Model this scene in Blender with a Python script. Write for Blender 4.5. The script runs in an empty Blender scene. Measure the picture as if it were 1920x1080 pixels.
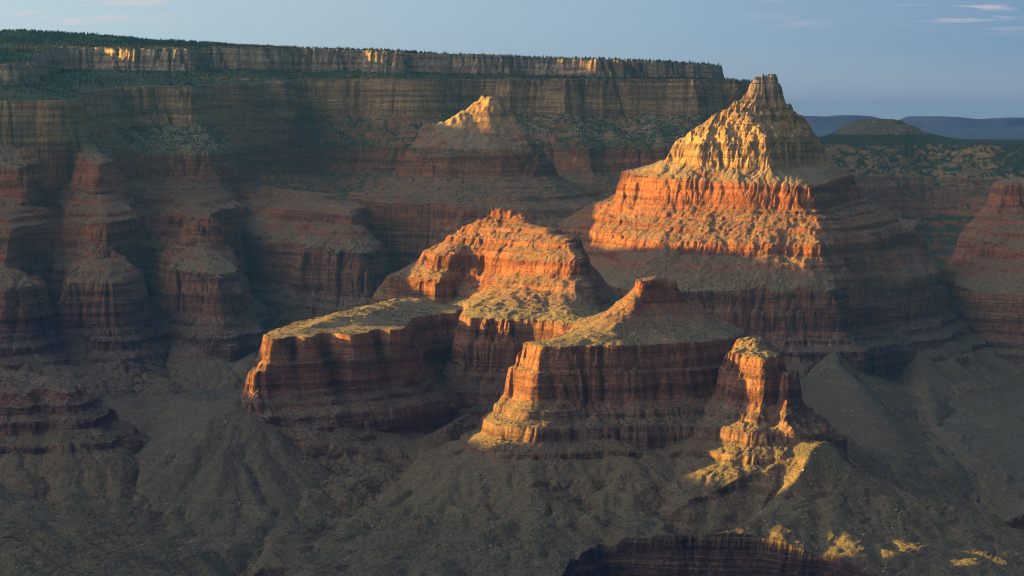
import bpy, math, random
import numpy as np

R = math.radians
sc = bpy.context.scene
col = sc.collection
rng = np.random.default_rng(7)
random.seed(7)

# ------------------------------------------------------------------ camera
F = 4400.0                 # focal length in pixels of the 1920 px wide photograph
HZ = 222.0                 # row of the eye-level line
cam_d = bpy.data.cameras.new('camera')
cam = bpy.data.objects.new('camera', cam_d); col.objects.link(cam)
cam_d.sensor_width = 36.0; cam_d.lens = F / 1920 * 36.0
cam_d.clip_start = 10.0; cam_d.clip_end = 250000.0
cam.location = (0, 0, 0)
cam.rotation_euler = (R(90) - math.atan((540 - HZ) / F), 0, 0)
sc.camera = cam

# ------------------------------------------------------------------ light
SUN_AZ = -9.0              # degrees the sun stands on the camera's side of due west (-X)
SUN_EL = 10.0
sdir = np.array([-math.cos(R(SUN_AZ)) * math.cos(R(SUN_EL)), -math.sin(R(SUN_AZ)) * math.cos(R(SUN_EL)), math.sin(R(SUN_EL))])
sun_d = bpy.data.lights.new('sun', 'SUN'); sun_d.energy = 5.0; sun_d.angle = R(0.5); sun_d.color = (1.0, 0.57, 0.085)
sun = bpy.data.objects.new('sun', sun_d); col.objects.link(sun)
from mathutils import Vector
sun.rotation_euler = Vector(sdir).to_track_quat('Z', 'Y').to_euler()

w = bpy.data.worlds.new('World'); sc.world = w; w.use_nodes = True
nt = w.node_tree; nt.nodes.clear()
def N(tree, typ, **kw):
    n = tree.nodes.new(typ)
    for k, v in kw.items(): setattr(n, k, v)
    return n
sky = N(nt, 'ShaderNodeTexSky', sky_type='NISHITA', sun_disc=False, sun_elevation=R(SUN_EL), altitude=2100.0, air_density=1.0, dust_density=1.0, ozone_density=2.0)
sky.sun_rotation = math.atan2(sdir[0], sdir[1])
bg = N(nt, 'ShaderNodeBackground'); bg.inputs['Strength'].default_value = 0.087
out = N(nt, 'ShaderNodeOutputWorld')
tc = N(nt, 'ShaderNodeTexCoord')
def wnode_math(op, a, b=None):
    m = N(nt, 'ShaderNodeMath', operation=op)
    for i, v in enumerate((a, b)):
        if v is None: continue
        if isinstance(v, (int, float)): m.inputs[i].default_value = v
        else: nt.links.new(v, m.inputs[i])
    return m.outputs[0]
# thin wisps of high cloud, laid out by direction in the sky
mp = N(nt, 'ShaderNodeMapping'); mp.inputs['Scale'].default_value = (26, 26, 260); mp.inputs['Location'].default_value = (3.1, 1.7, 0.6)
nt.links.new(tc.outputs['Generated'], mp.inputs['Vector'])
nz = N(nt, 'ShaderNodeTexNoise'); nz.inputs['Scale'].default_value = 1.0; nz.inputs['Detail'].default_value = 7; nz.inputs['Roughness'].default_value = 0.6
nt.links.new(mp.outputs[0], nz.inputs['Vector'])
cr = N(nt, 'ShaderNodeMapRange'); cr.inputs[1].default_value = 0.52; cr.inputs[2].default_value = 0.72
nt.links.new(nz.outputs['Fac'], cr.inputs[0])
sep = N(nt, 'ShaderNodeSeparateXYZ'); nt.links.new(tc.outputs['Generated'], sep.inputs[0])
elev = N(nt, 'ShaderNodeMapRange'); elev.inputs[1].default_value = 0.033; elev.inputs[2].default_value = 0.046
nt.links.new(sep.outputs['Z'], elev.inputs[0])
side = N(nt, 'ShaderNodeMapRange', interpolation_type='SMOOTHSTEP'); side.inputs[1].default_value = 0.07; side.inputs[2].default_value = 0.17
nt.links.new(wnode_math('ABSOLUTE', sep.outputs['X']), side.inputs[0])
fac = wnode_math('MULTIPLY', wnode_math('MULTIPLY', wnode_math('MULTIPLY', cr.outputs[0], elev.outputs[0]), side.outputs[0]), 0.75)
mixc = N(nt, 'ShaderNodeMix', data_type='RGBA')
nt.links.new(fac, mixc.inputs['Factor']); mixc.inputs['B'].default_value = (2.0, 1.5, 1.45, 1)
# grey-blue veil of distant stratus low around the horizon, brighter towards the west
veil = N(nt, 'ShaderNodeMix', data_type='RGBA'); vx = N(nt, 'ShaderNodeMapRange'); vx.inputs[1].default_value = -0.25; vx.inputs[2].default_value = 0.22
nt.links.new(sep.outputs['X'], vx.inputs[0]); nt.links.new(vx.outputs[0], veil.inputs['Factor'])
veil.inputs['A'].default_value = (1.10, 1.34, 1.46, 1); veil.inputs['B'].default_value = (.34, .60, .98, 1)
vz = N(nt, 'ShaderNodeMapRange', interpolation_type='SMOOTHSTEP'); vz.inputs[1].default_value = 0.10; vz.inputs[2].default_value = 0.55; vz.inputs[3].default_value = 0.96; vz.inputs[4].default_value = 0.25
nt.links.new(sep.outputs['Z'], vz.inputs[0])
skym = N(nt, 'ShaderNodeMix', data_type='RGBA')
nt.links.new(vz.outputs[0], skym.inputs['Factor']); nt.links.new(sky.outputs[0], skym.inputs['A'])
hzl = N(nt, 'ShaderNodeMapRange', interpolation_type='SMOOTHSTEP'); hzl.inputs[1].default_value = 0.0; hzl.inputs[2].default_value = 0.035; hzl.inputs[3].default_value = .65; hzl.inputs[4].default_value = 0
nt.links.new(sep.outputs['Z'], hzl.inputs[0])
vh = N(nt, 'ShaderNodeMix', data_type='RGBA'); nt.links.new(hzl.outputs[0], vh.inputs['Factor']); nt.links.new(veil.outputs['Result'], vh.inputs['A']); vh.inputs['B'].default_value = (.90, .92, .96, 1)
nt.links.new(vh.outputs['Result'], skym.inputs['B'])
# bright patch added in the western sky to light shaded slopes; southern sky dimmed
south = N(nt, 'ShaderNodeMapRange', interpolation_type='SMOOTHSTEP'); south.inputs[1].default_value = -0.3; south.inputs[2].default_value = 0.93; south.inputs[3].default_value = 0.30; south.inputs[4].default_value = 1.0
nt.links.new(sep.outputs['Y'], south.inputs[0])
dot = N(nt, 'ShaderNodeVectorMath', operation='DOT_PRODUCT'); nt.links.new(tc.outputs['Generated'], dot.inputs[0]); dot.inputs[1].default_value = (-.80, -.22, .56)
fill_glow = N(nt, 'ShaderNodeMapRange', interpolation_type='SMOOTHSTEP'); fill_glow.inputs[1].default_value = 0.70; fill_glow.inputs[2].default_value = 1.0
nt.links.new(dot.outputs['Value'], fill_glow.inputs[0])
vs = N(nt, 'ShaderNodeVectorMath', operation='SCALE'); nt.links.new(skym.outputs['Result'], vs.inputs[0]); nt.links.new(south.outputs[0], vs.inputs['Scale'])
gl = N(nt, 'ShaderNodeMix', data_type='RGBA'); nt.links.new(fill_glow.outputs[0], gl.inputs['Factor']); nt.links.new(vs.outputs[0], gl.inputs['A']); gl.inputs['B'].default_value = (7.6, 7.0, 6.5, 1)
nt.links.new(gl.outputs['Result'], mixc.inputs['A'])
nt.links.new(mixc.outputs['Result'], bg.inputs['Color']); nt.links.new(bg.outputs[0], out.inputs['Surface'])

sc.view_settings.view_transform = 'Standard'; sc.view_settings.look = 'None'
sc.view_settings.gamma = 1.0; sc.view_settings.use_curve_mapping = False
sc.view_settings.exposure = 2.42

# ------------------------------------------------------------------ noise
def _hash(ix, iy, seed):
    h = (ix.astype(np.int64) * 374761393 + iy.astype(np.int64) * 668265263 + seed * 1442695041) & 0xffffffff
    h = ((h ^ (h >> 13)) * 1274126177) & 0xffffffff
    return (h ^ (h >> 16)) & 0xffff
def perlin(x, y, seed=0):
    x0 = np.floor(x); y0 = np.floor(y); fx = x - x0; fy = y - y0
    u = fx * fx * fx * (fx * (fx * 6 - 15) + 10); v = fy * fy * fy * (fy * (fy * 6 - 15) + 10)
    def g(ix, iy, dx, dy):
        a = _hash(ix, iy, seed) * (2 * math.pi / 65536.0)
        return np.cos(a) * dx + np.sin(a) * dy
    n00 = g(x0, y0, fx, fy); n10 = g(x0 + 1, y0, fx - 1, fy); n01 = g(x0, y0 + 1, fx, fy - 1); n11 = g(x0 + 1, y0 + 1, fx - 1, fy - 1)
    return ((n00 * (1 - u) + n10 * u) * (1 - v) + (n01 * (1 - u) + n11 * u) * v) * 1.45
def fbm(x, y, lam, seed, octs=3, gain=0.5):
    s = 0; a = 1.0; t = 0
    for o in range(octs):
        s = s + a * perlin(x / lam + 13.7 * o, y / lam - 7.1 * o, seed + o); t += a
        a *= gain; lam = lam / 2.03
    return s / t

# ------------------------------------------------------------------ strata (levels 0..10) : height against distance
S_Y = np.array([11400., 12500., 15000.])
S_Z = np.array([  # base, muav base, redwall base, redwall top, supai, esplanade base, esplanade top, coconino base, coconino top, kaibab base, kaibab top
    [-1500, -1400, -1300], [-1150, -1060, -970], [-1010, -935, -840], [-800, -700, -600], [-560, -500, -460], [-441, -350, -330],
    [-330, -230, -190], [-275, -136, 30], [57, 91, 252], [90, 150, 313], [193, 260, 450]], float)
def strat_z(s, Y):
    s = np.clip(s, 0, 12)
    k = np.clip(np.floor(s).astype(int), 0, 9); f = s - k
    tab = np.stack([np.interp(Y, S_Y, S_Z[i]) for i in range(11)], 0)
    z0 = np.take_along_axis(tab, k[None], 0)[0]; z1 = np.take_along_axis(tab, (k + 1)[None], 0)[0]
    return z0 + (z1 - z0) * f
def s_of(z):               # level of a height in the nearest column
    return float(np.interp(z, S_Z[:, 0], np.arange(11)))
# cliff, ledges and talus below a redwall rim: distance out, height
RW = [(0, -800), (5, -826), (21, -884), (33, -894), (47, -985), (56, -993), (75, -1012), (90, -1018), (97, -1045), (150, -1070), (159, -1110),
      (230, -1142), (236, -1162), (300, -1186), (400, -1233), (520, -1280), (700, -1332), (900, -1368), (1200, -1410), (1800, -1470), (2200, -1500)]
RW_D = np.array([a for a, b in RW], float); RW_S = np.array([s_of(b) for a, b in RW])

# ledged slopes between the levels: a staircase of raw level -> level
def staircase():
    r = np.random.default_rng(21); xs = [0, 3.1]; ys = [0, 3.1]
    slope, wid = [], 0                                # (level reached, cliff?) : gentle scree between sheer beds
    beds = [(3.40, 0), (3.44, 1), (3.62, 0), (3.85, 1), (4.10, 0), (4.29, 1), (4.42, 0), (4.46, 1), (4.56, 0), (4.66, 1), (4.82, 0), (4.93, 1), (5.0, 0)]
    a = 3.1; w_ = []
    for b, c in beds: w_.append((b - a) * (.22 if c else 1.0)); a = b
    k = 1.9 / sum(w_); x = 3.1
    for (b, c), w1 in zip(beds, w_): x += w1 * k; xs.append(x); ys.append(b)
    for a, b, c in ((5, 5.45, .5), (5.45, 6, .6)):
        t = b - a; xs += [a + t * .6, b]; ys += [a + t * (1 - c), b]
    xs += [7, 8]; ys += [7, 8]
    for a, b in ((8, 8.25), (8.25, 8.6), (8.6, 9), (9, 9.4), (9.4, 9.75), (9.75, 10)):
        t = b - a; xs += [a + t * .6, b]; ys += [a + t * .35, b]
    xs += [13]; ys += [13]
    return np.array(xs), np.array(ys)
ST_X, ST_Y = staircase()

# ------------------------------------------------------------------ plan of the buttes: (photo column, distance) pairs give plan positions
def P(*pts): return [((px - 960) / F * Y, float(Y)) for px, Y in pts]
FEAT = []
def feature(name, label, cat, levels, kind=None, dz=0.0, amp=1.0, crag=0.0, ramp=0.0, stair=1.0):
    FEAT.append(dict(name=name, label=label, cat=cat, levels=levels, kind=kind, dz=dz, amp=amp, crag=crag, ramp=ramp, stair=stair))

feature('mesa', 'broad flat-topped red mesa crowned by a small stepped pyramid, one end wall sunlit gold', 'mesa', [
    (3, P((1002, 8190), (1030, 8205), (1100, 8235), (1200, 8262), (1290, 8330), (1345, 8430), (1375, 8470), (1395, 8560), (1390, 8750), (1340, 9000),
          (1250, 9150), (1150, 9150), (1090, 8950), (1065, 8700), (1050, 8560), (1010, 8450), (980, 8350))),
    (3.16, P((1078, 8620), (1112, 8440), (1150, 8390), (1240, 8440), (1320, 8530), (1368, 8660), (1340, 8900), (1250, 9050), (1150, 9000), (1090, 8850))),
    (3.28, P((1122, 8620), (1144, 8490), (1168, 8450), (1240, 8530), (1322, 8650), (1318, 8800), (1240, 8930), (1155, 8880))),
    (3.45, P((1152, 8640), (1168, 8540), (1184, 8510), (1240, 8590), (1291, 8690), (1286, 8800), (1240, 8850), (1175, 8800))),
    (3.78, P((1188, 8640), (1196, 8590), (1204, 8580), (1240, 8640), (1262, 8680), (1250, 8740), (1205, 8730)))], stair=.55)
feature('rock_tower', 'squat tower with a sunlit gold cliff beside the wall of the broad mesa', 'tower', [
    (2.86, P((1368, 8260), (1395, 8140), (1440, 8080), (1462, 8150), (1466, 8300), (1450, 8420), (1390, 8440))),
    (3.04, P((1392, 8330), (1415, 8260), (1442, 8280), (1448, 8350), (1410, 8400)))], crag=.5)
feature('rock_spire', 'thin jagged gold-lit spire at the foot of the squat tower', 'spire', [
    (2.55, P((1470, 8060), (1482, 8040), (1500, 8090), (1496, 8150), (1478, 8150)))], crag=1.6)
feature('rock_bench', 'low ledged bench below the squat tower and the jagged spire', 'bench', [
    (1.12, P((1325, 8250), (1375, 8060), (1440, 7970), (1535, 7960), (1600, 8180), (1570, 8400), (1450, 8600)))])
feature('long_mesa', 'long flat mesa with a pale grassy top and dark red wall above grey talus', 'mesa', [
    (3, P((500, 8500), (533, 8515), (547, 8610), (562, 8545), (592, 8565), (606, 8720), (622, 8745), (637, 8690), (660, 8680), (690, 8730), (703, 8880), (717, 8890), (731, 8820), (759, 8911), (764, 9100), (766, 9362), (807, 9600), (859, 9644),
          (870, 9944), (837, 10160), (785, 10262), (700, 10100), (663, 9944), (640, 9697), (566, 9263), (520, 8911), (498, 8650))),
    (3.035, P((560, 8800), (620, 8900), (690, 8950), (735, 9100), (745, 9400), (800, 9800), (840, 9900), (800, 10150), (710, 10000), (670, 9700), (600, 9250)))])
feature('rock_shoulder', 'low broken rock shoulder stepping down from the end of the long flat mesa', 'rock shoulder', [
    (2.45, P((462, 8480), (478, 8430), (498, 8450), (500, 8560), (474, 8580)))], crag=.5)
feature('ridge_butte', 'sloping orange sunlit butte with a knobbly crest behind the two mesas', 'butte', [
    (3, P((868, 9480), (880, 9380), (930, 9330), (1000, 9300), (1060, 9150), (1090, 9080), (1132, 9300), (1152, 9650), (1165, 10300), (1160, 10700), (1100, 10950),
          (900, 11100), (760, 10800), (700, 10400), (760, 10330), (800, 10230), (850, 9980), (872, 9780))),
    (3.12, P((885, 9560), (900, 9460), (1000, 9390), (1070, 9290), (1118, 9450), (1138, 9750), (1148, 10250), (1145, 10650), (1090, 10850), (900, 11000), (770, 10700), (712, 10420), (800, 10300), (875, 10030))),
    (3.38, P((728, 10450), (776, 10170), (815, 10080), (838, 10100), (862, 10170), (890, 10130), (925, 9850), (1000, 9660), (1080, 9560), (1110, 9600), (1126, 9850), (1125, 10400), (1080, 10800), (900, 10900), (770, 10700))),
    (3.9, P((808, 10430), (832, 10230), (852, 10190), (878, 10220), (915, 10170), (955, 9980), (1020, 9830), (1078, 9720), (1094, 9760), (1098, 10000), (1080, 10500), (950, 10700), (840, 10650))),
    (4.4, P((852, 10420), (880, 10300), (950, 10180), (1030, 9980), (1072, 9880), (1086, 9920), (1080, 10200), (950, 10550), (865, 10550))),
    (4.72, P((868, 10400), (920, 10300), (990, 10200), (1030, 10080), (1044, 10120), (1000, 10350), (890, 10480))),
    (5.0, P((888, 10390), (930, 10350), (990, 10300), (998, 10340), (935, 10430))),
    (5.3, P((898, 10390), (925, 10362), (984, 10330), (988, 10352), (935, 10412))),
    (5.5, P((914, 10388), (934, 10378), (946, 10390), (926, 10402)))], crag=.6)
feature('temple_butte', 'tall pyramid butte with a golden sunlit face and a knob of cap rock on top', 'butte', [
    (3, P((1180, 10900), (1240, 10880), (1330, 10870), (1420, 10860), (1500, 10830), (1560, 10850), (1590, 11000), (1640, 11250), (1700, 11450), (1765, 11800),
          (1760, 12200), (1740, 12700), (1600, 12900), (1400, 12900), (1200, 12800), (1050, 12500), (1020, 12200), (1060, 11800), (1100, 11500), (1140, 11200))),
    (3.2, P((1200, 11100), (1260, 11020), (1340, 10960), (1440, 10920), (1530, 10890), (1575, 10970), (1610, 11150), (1680, 11450), (1745, 11800), (1745, 12200), (1600, 12700),
            (1300, 12750), (1070, 12450), (1040, 12100), (1090, 11700), (1150, 11300))),
    (3.8, P((1050, 12110), (1120, 11810), (1180, 11510), (1240, 11360), (1330, 11240), (1430, 11140), (1542, 11050), (1592, 11230), (1650, 11510), (1720, 11860), (1720, 12310),
            (1600, 12610), (1300, 12710), (1080, 12510))),
    (4.5, P((1100, 12100), (1150, 11850), (1220, 11620), (1320, 11440), (1430, 11320), (1535, 11230), (1592, 11460), (1640, 11700), (1665, 12000), (1600, 12400), (1300, 12500), (1130, 12300))),
    (5, P((1150, 12020), (1165, 11870), (1240, 11670), (1340, 11530), (1440, 11430), (1525, 11360), (1580, 11620), (1615, 11870), (1590, 12170), (1450, 12370), (1250, 12320))),
    (6, ('inset', 42)),
    (7, P((1243, 11850), (1275, 11790), (1306, 11720), (1370, 11650), (1447, 11555), (1466, 11620), (1500, 11730), (1548, 11850), (1540, 12040), (1450, 12140), (1300, 12090), (1250, 11940))),
    (7.24, ('inset', 24)),
    (7.47, P((1284, 11860), (1318, 11790), (1375, 11715), (1437, 11635), (1458, 11700), (1502, 11810), (1526, 11880), (1515, 11980), (1450, 12040), (1330, 11990))),
    (7.74, P((1330, 11870), (1365, 11815), (1408, 11745), (1434, 11790), (1482, 11850), (1509, 11888), (1495, 11950), (1440, 11980), (1360, 11930))),
    (7.97, P((1372, 11855), (1400, 11820), (1430, 11825), (1474, 11860), (1468, 11910), (1420, 11930), (1385, 11900))),
    (8.2, P((1386, 11857), (1410, 11835), (1440, 11840), (1468, 11870), (1460, 11902), (1420, 11915), (1392, 11897))),
    (9.3, P((1401, 11870), (1421, 11856), (1444, 11854), (1457, 11877), (1448, 11896), (1412, 11892))),
    (9.8, P((1414, 11868), (1428, 11860), (1443, 11858), (1449, 11875), (1443, 11888), (1420, 11885))),
    (10.0, P((1430, 11866), (1440, 11862), (1445, 11872), (1437, 11880)))], crag=1.0)
feature('cone_butte', 'cone-shaped grey-green butte with one gold streak, in shade below the plateau', 'butte', [
    (3, P((655, 14400), (690, 13900), (760, 13500), (850, 13100), (950, 12950), (1100, 12900), (1200, 13200), (1250, 14000), (1200, 14800), (700, 14900))),
    (4, P((640, 14000), (700, 13600), (760, 13400), (850, 13250), (980, 13250), (1080, 13500), (1140, 14000), (1050, 14600), (700, 14600))),
    (5, P((735, 13900), (830, 13650), (940, 13600), (1020, 13700), (1045, 14000), (960, 14350), (770, 14350))),
    (6, ('inset', 60)),
    (7, P((795, 14000), (860, 13900), (925, 13850), (975, 13900), (980, 14000), (930, 14080), (860, 14080))),
    (7.4, P((868, 14000), (910, 13920), (940, 13900), (962, 13960), (950, 14020), (900, 14040))),
    (7.7, P((895, 13990), (925, 13950), (945, 13965), (935, 14000), (905, 14005)))], amp=1.2, crag=1.0)
feature('canyon_wall', 'great stepped canyon wall of red and cream cliffs under a forested plateau rim', 'canyon wall', [
    (3, P((-500, 10900), (-150, 11300), (-40, 11400), (8, 11000), (44, 11050), (58, 11750), (90, 11950), (125, 11420), (198, 11300), (226, 11400), (238, 12150), (268, 12650), (308, 12350),
          (345, 11950), (385, 11700), (408, 11680), (421, 11850), (415, 12600), (432, 13300), (470, 13200), (560, 12750), (640, 12400), (685, 12350), (698, 12600), (680, 13200), (640, 13900),
          (680, 14100), (900, 14100), (1100, 14050), (1400, 14150), (1480, 14800), (1500, 16500), (1480, 19500), (-500, 19500))),
    (4, P((-500, 11500), (-50, 11900), (15, 11500), (50, 11650), (82, 12350), (118, 12450), (150, 12120), (200, 11780), (226, 12000), (246, 12900), (280, 13100), (320, 12800), (385, 12180), (405, 12300),
          (414, 13000), (450, 13700), (500, 13600), (580, 13150), (650, 12800), (674, 12900), (640, 13600), (590, 14100),
          (650, 14350), (900, 14450), (1150, 14400), (1390, 14500), (1440, 15200), (1450, 16500), (1430, 19500), (-500, 19500))),
    (5, P((-500, 12000), (-100, 12200), (40, 12050), (75, 12150), (105, 12650), (135, 12650), (185, 12330), (212, 12450), (235, 12950), (265, 13400), (340, 13550), (450, 13750), (480, 13950), (500, 14200), (620, 14650), (900, 14800),
          (1100, 14750), (1370, 14800), (1420, 15400), (1420, 19500), (-500, 19500))),
    (6, ('inset', 55)),
    (7, P((-500, 12400), (0, 12500), (110, 12550), (165, 12750), (190, 13400), (230, 14000), (370, 14000), (410, 14200), (500, 14500), (565, 14600), (580, 14950), (690, 15050),
          (760, 14950), (900, 15150), (1100, 15150), (1300, 15200), (1395, 15350), (1410, 15700), (1400, 19500), (-500, 19500))),
    (8, ('inset', 40)),
    (9, P((-500, 12800), (0, 12950), (60, 13000), (70, 13250), (40, 13700), (130, 14900), (170, 14950), (360, 14700), (380, 14950), (430, 15000), (540, 15050), (600, 15150), (640, 15200),
          (690, 15330), (702, 15190), (748, 15180), (756, 15340), (860, 15400), (950, 15450), (1100, 15480), (1116, 15350), (1172, 15340), (1186, 15470), (1250, 15450), (1350, 15600), (1345, 15900), (1330, 19500), (-500, 19500))),
    (10, ('inset', 35))], kind='structure', amp=1.5, ramp=0.09)
feature('wall_pinnacle', 'small shaded rock pinnacle at the tip of a red promontory', 'pinnacle', [
    (2.95, P((398, 11575), (410, 11555), (418, 11600), (405, 11640)))], crag=1.0)
feature('terraced_mesa', 'shaded terraced red mesa cut off by the edge of the picture, above a red wall', 'mesa', [
    (3, P((1770, 12600), (1790, 12100), (1830, 11900), (1900, 11800), (2000, 11700), (2300, 11700), (2300, 13500), (1850, 13500))),
    (4, P((1800, 12700), (1840, 12250), (1920, 12150), (2300, 12150), (2300, 13500), (1850, 13400))),
    (5, P((1845, 12700), (1870, 12500), (1960, 12450), (2300, 12450), (2300, 13400), (1870, 13300))),
    (6, ('inset', 45))], dz=-125)
feature('domed_mesa', 'blue hazy mesa with a rounded dome far beyond the tall pyramid butte', 'mesa', [
    (3, P((1480, 16000), (1620, 15400), (1700, 15200), (1740, 15600), (1790, 15000), (1850, 14800), (1900, 14500), (2300, 14400), (2300, 18900), (1480, 18900))),
    (4, P((1490, 16200), (1620, 15800), (1740, 15900), (1850, 15300), (2300, 15100), (2300, 18900), (1490, 18900))),
    (7, P((1495, 16700), (1560, 16350), (1650, 16250), (1750, 16350), (1800, 16250), (1860, 16000), (1950, 15900), (2300, 15900), (2300, 18900), (1495, 18900))),
    (8, P((1505, 17000), (1560, 16600), (1650, 16500), (1735, 16620), (1800, 16500), (1860, 16300), (1950, 16200), (2300, 16200), (2300, 18800), (1505, 18800))),
    (8.5, P((1520, 17000), (1575, 16750), (1690, 16680), (1765, 16880), (1785, 17200), (1710, 17700), (1545, 17700))),
    (9.2, P((1562, 17050), (1610, 16850), (1685, 16820), (1718, 16980), (1725, 17200), (1690, 17550), (1580, 17550))),
    (9.75, P((1600, 17100), (1640, 17000), (1672, 17000), (1690, 17150), (1670, 17350), (1610, 17350)))], kind=None, dz=-430, amp=1.5)
feature('red_butte', 'low broken red butte in deep shade with two knobs on top', 'butte', [
    (2.15, P((-300, 8600), (-100, 8350), (0, 8300), (40, 8290), (62, 8400), (80, 8400), (100, 8330), (125, 8320), (140, 8420), (150, 8600), (60, 8900), (-200, 9000)))], amp=0.8, crag=0.5)
feature('shaded_ridge', 'dark grey-green ridge falling towards the wash', 'ridge', [
    (1.1, P((-500, 7000), (-150, 7100), (-90, 7400), (-120, 7900), (-300, 8200), (-500, 8000)))])

# spurs of scree: crest points (column, distance, height), fall per metre
SPURS = [([(1500, 7970, -1098), (1548, 7850, -1098), (1600, 7780, -1173), (1660, 7720, -1246), (1740, 7660, -1320)], .55),
         ([(1575, 7830, -1255), (1578, 7800, -1262)], .55),
         ([(1400, 7990, -1150), (1375, 7900, -1215), (1345, 7780, -1310)], .5),
         ([(1065, 8080, -1165), (1130, 7900, -1260), (1190, 7750, -1340)], .55),
         ([(1010, 8060, -1170), (985, 7900, -1250), (950, 7760, -1320)], .55),
         ([(870, 8250, -1160), (780, 8000, -1260), (690, 7800, -1330)], .5),
         ([(440, 8430, -1020), (390, 8700, -1060), (350, 9000, -1080), (220, 9000, -1165), (120, 8900, -1260)], .5),
         ([(600, 8400, -1150), (640, 8200, -1230), (690, 8020, -1300)], .5),
         ([(1560, 10830, -1060), (1600, 10300, -1130), (1640, 9700, -1230), (1700, 9000, -1300)], .42),
         ([(1660, 8900, -1290), (1800, 8700, -1330)], .35)]
CREEKS = [[(868, 9200, -1140), (810, 8700, -1180), (740, 8350, -1205), (650, 8050, -1250), (560, 7850, -1320), (470, 7500, -1395), (420, 7150, -1480)],
          [(1235, 8060, -1160), (1245, 7890, -1195), (1255, 7690, -1300), (1310, 7560, -1390)],
          [(1700, 11000, -1240), (1760, 9800, -1330), (1850, 8700, -1380), (1840, 8000, -1430)],
          [(480, 12500, -1090), (440, 11400, -1180), (390, 10400, -1290), (200, 9700, -1310), (0, 9300, -1330)]]
GORGE = [P((1130, 7440), (1180, 7455), (1300, 7430), (1450, 7380), (1560, 7260), (1640, 7050), (1600, 6500), (1000, 6500), (1080, 7300)),
         P((1745, 8020), (1800, 8080), (1960, 7960), (2300, 7900), (2300, 7600), (1950, 7650), (1830, 7850)),
         P((540, 7260), (500, 7330), (440, 7280), (380, 7050), (520, 6900))]

def sdf(poly, X, Y):       # signed distance, positive inside
    d2 = np.full(X.shape, 1e18, np.float32); ins = np.zeros(X.shape, bool)
    n = len(poly)
    for i in range(n):
        ax, ay = poly[i]; bx, by = poly[(i + 1) % n]
        ex, ey = bx - ax, by - ay
        t = np.clip(((X - ax) * ex + (Y - ay) * ey) / (ex * ex + ey * ey), 0, 1)
        d2 = np.minimum(d2, (X - ax - t * ex) ** 2 + (Y - ay - t * ey) ** 2)
        if ay != by:
            c = ((ay > Y) != (by > Y)) & (X < ex * (Y - ay) / (by - ay) + ax)
            ins ^= c
    d = np.sqrt(d2)
    return np.where(ins, d, -d)
def line_dist(pts, X, Y):  # distance to a crest line and its height there
    best = np.full(X.shape, 1e9); hz = np.zeros(X.shape)
    q = [((px - 960) / F * y, y, z) for px, y, z in pts]
    for (ax, ay, az), (bx, by, bz) in zip(q[:-1], q[1:]):
        ex, ey = bx - ax, by - ay
        t = np.clip(((X - ax) * ex + (Y - ay) * ey) / (ex * ex + ey * ey), 0, 1)
        d = np.hypot(X - ax - t * ex, Y - ay - t * ey)
        m = d < best
        best = np.where(m, d, best); hz = np.where(m, az + (bz - az) * t, hz)
    return best, hz

NEAR = 4.2                 # metres between points of the near terrain
class Zone:
    def __init__(self, x0, x1, y0, y1, step):
        self.step = step
        self.xs = np.arange(x0, x1 + .1, step); self.ys = np.arange(y0, y1 + .1, step)
        self.X, self.Y = np.meshgrid(self.xs, self.ys)
        self.c = 20.0
        self.cx0, self.cy0 = x0 - 200, y0 - 200
        self.CX, self.CY = np.meshgrid(np.arange(x0 - 200, x1 + 240, self.c), np.arange(y0 - 200, y1 + 240, self.c))
    def sample(self, field, X, Y):
        u = np.clip((X - self.cx0) / self.c, 0, field.shape[1] - 1.001); v = np.clip((Y - self.cy0) / self.c, 0, field.shape[0] - 1.001)
        i = u.astype(int); j = v.astype(int); fu = u - i; fv = v - j
        return (field[j, i] * (1 - fu) + field[j, i + 1] * fu) * (1 - fv) + (field[j + 1, i] * (1 - fu) + field[j + 1, i + 1] * fu) * fv

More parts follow.
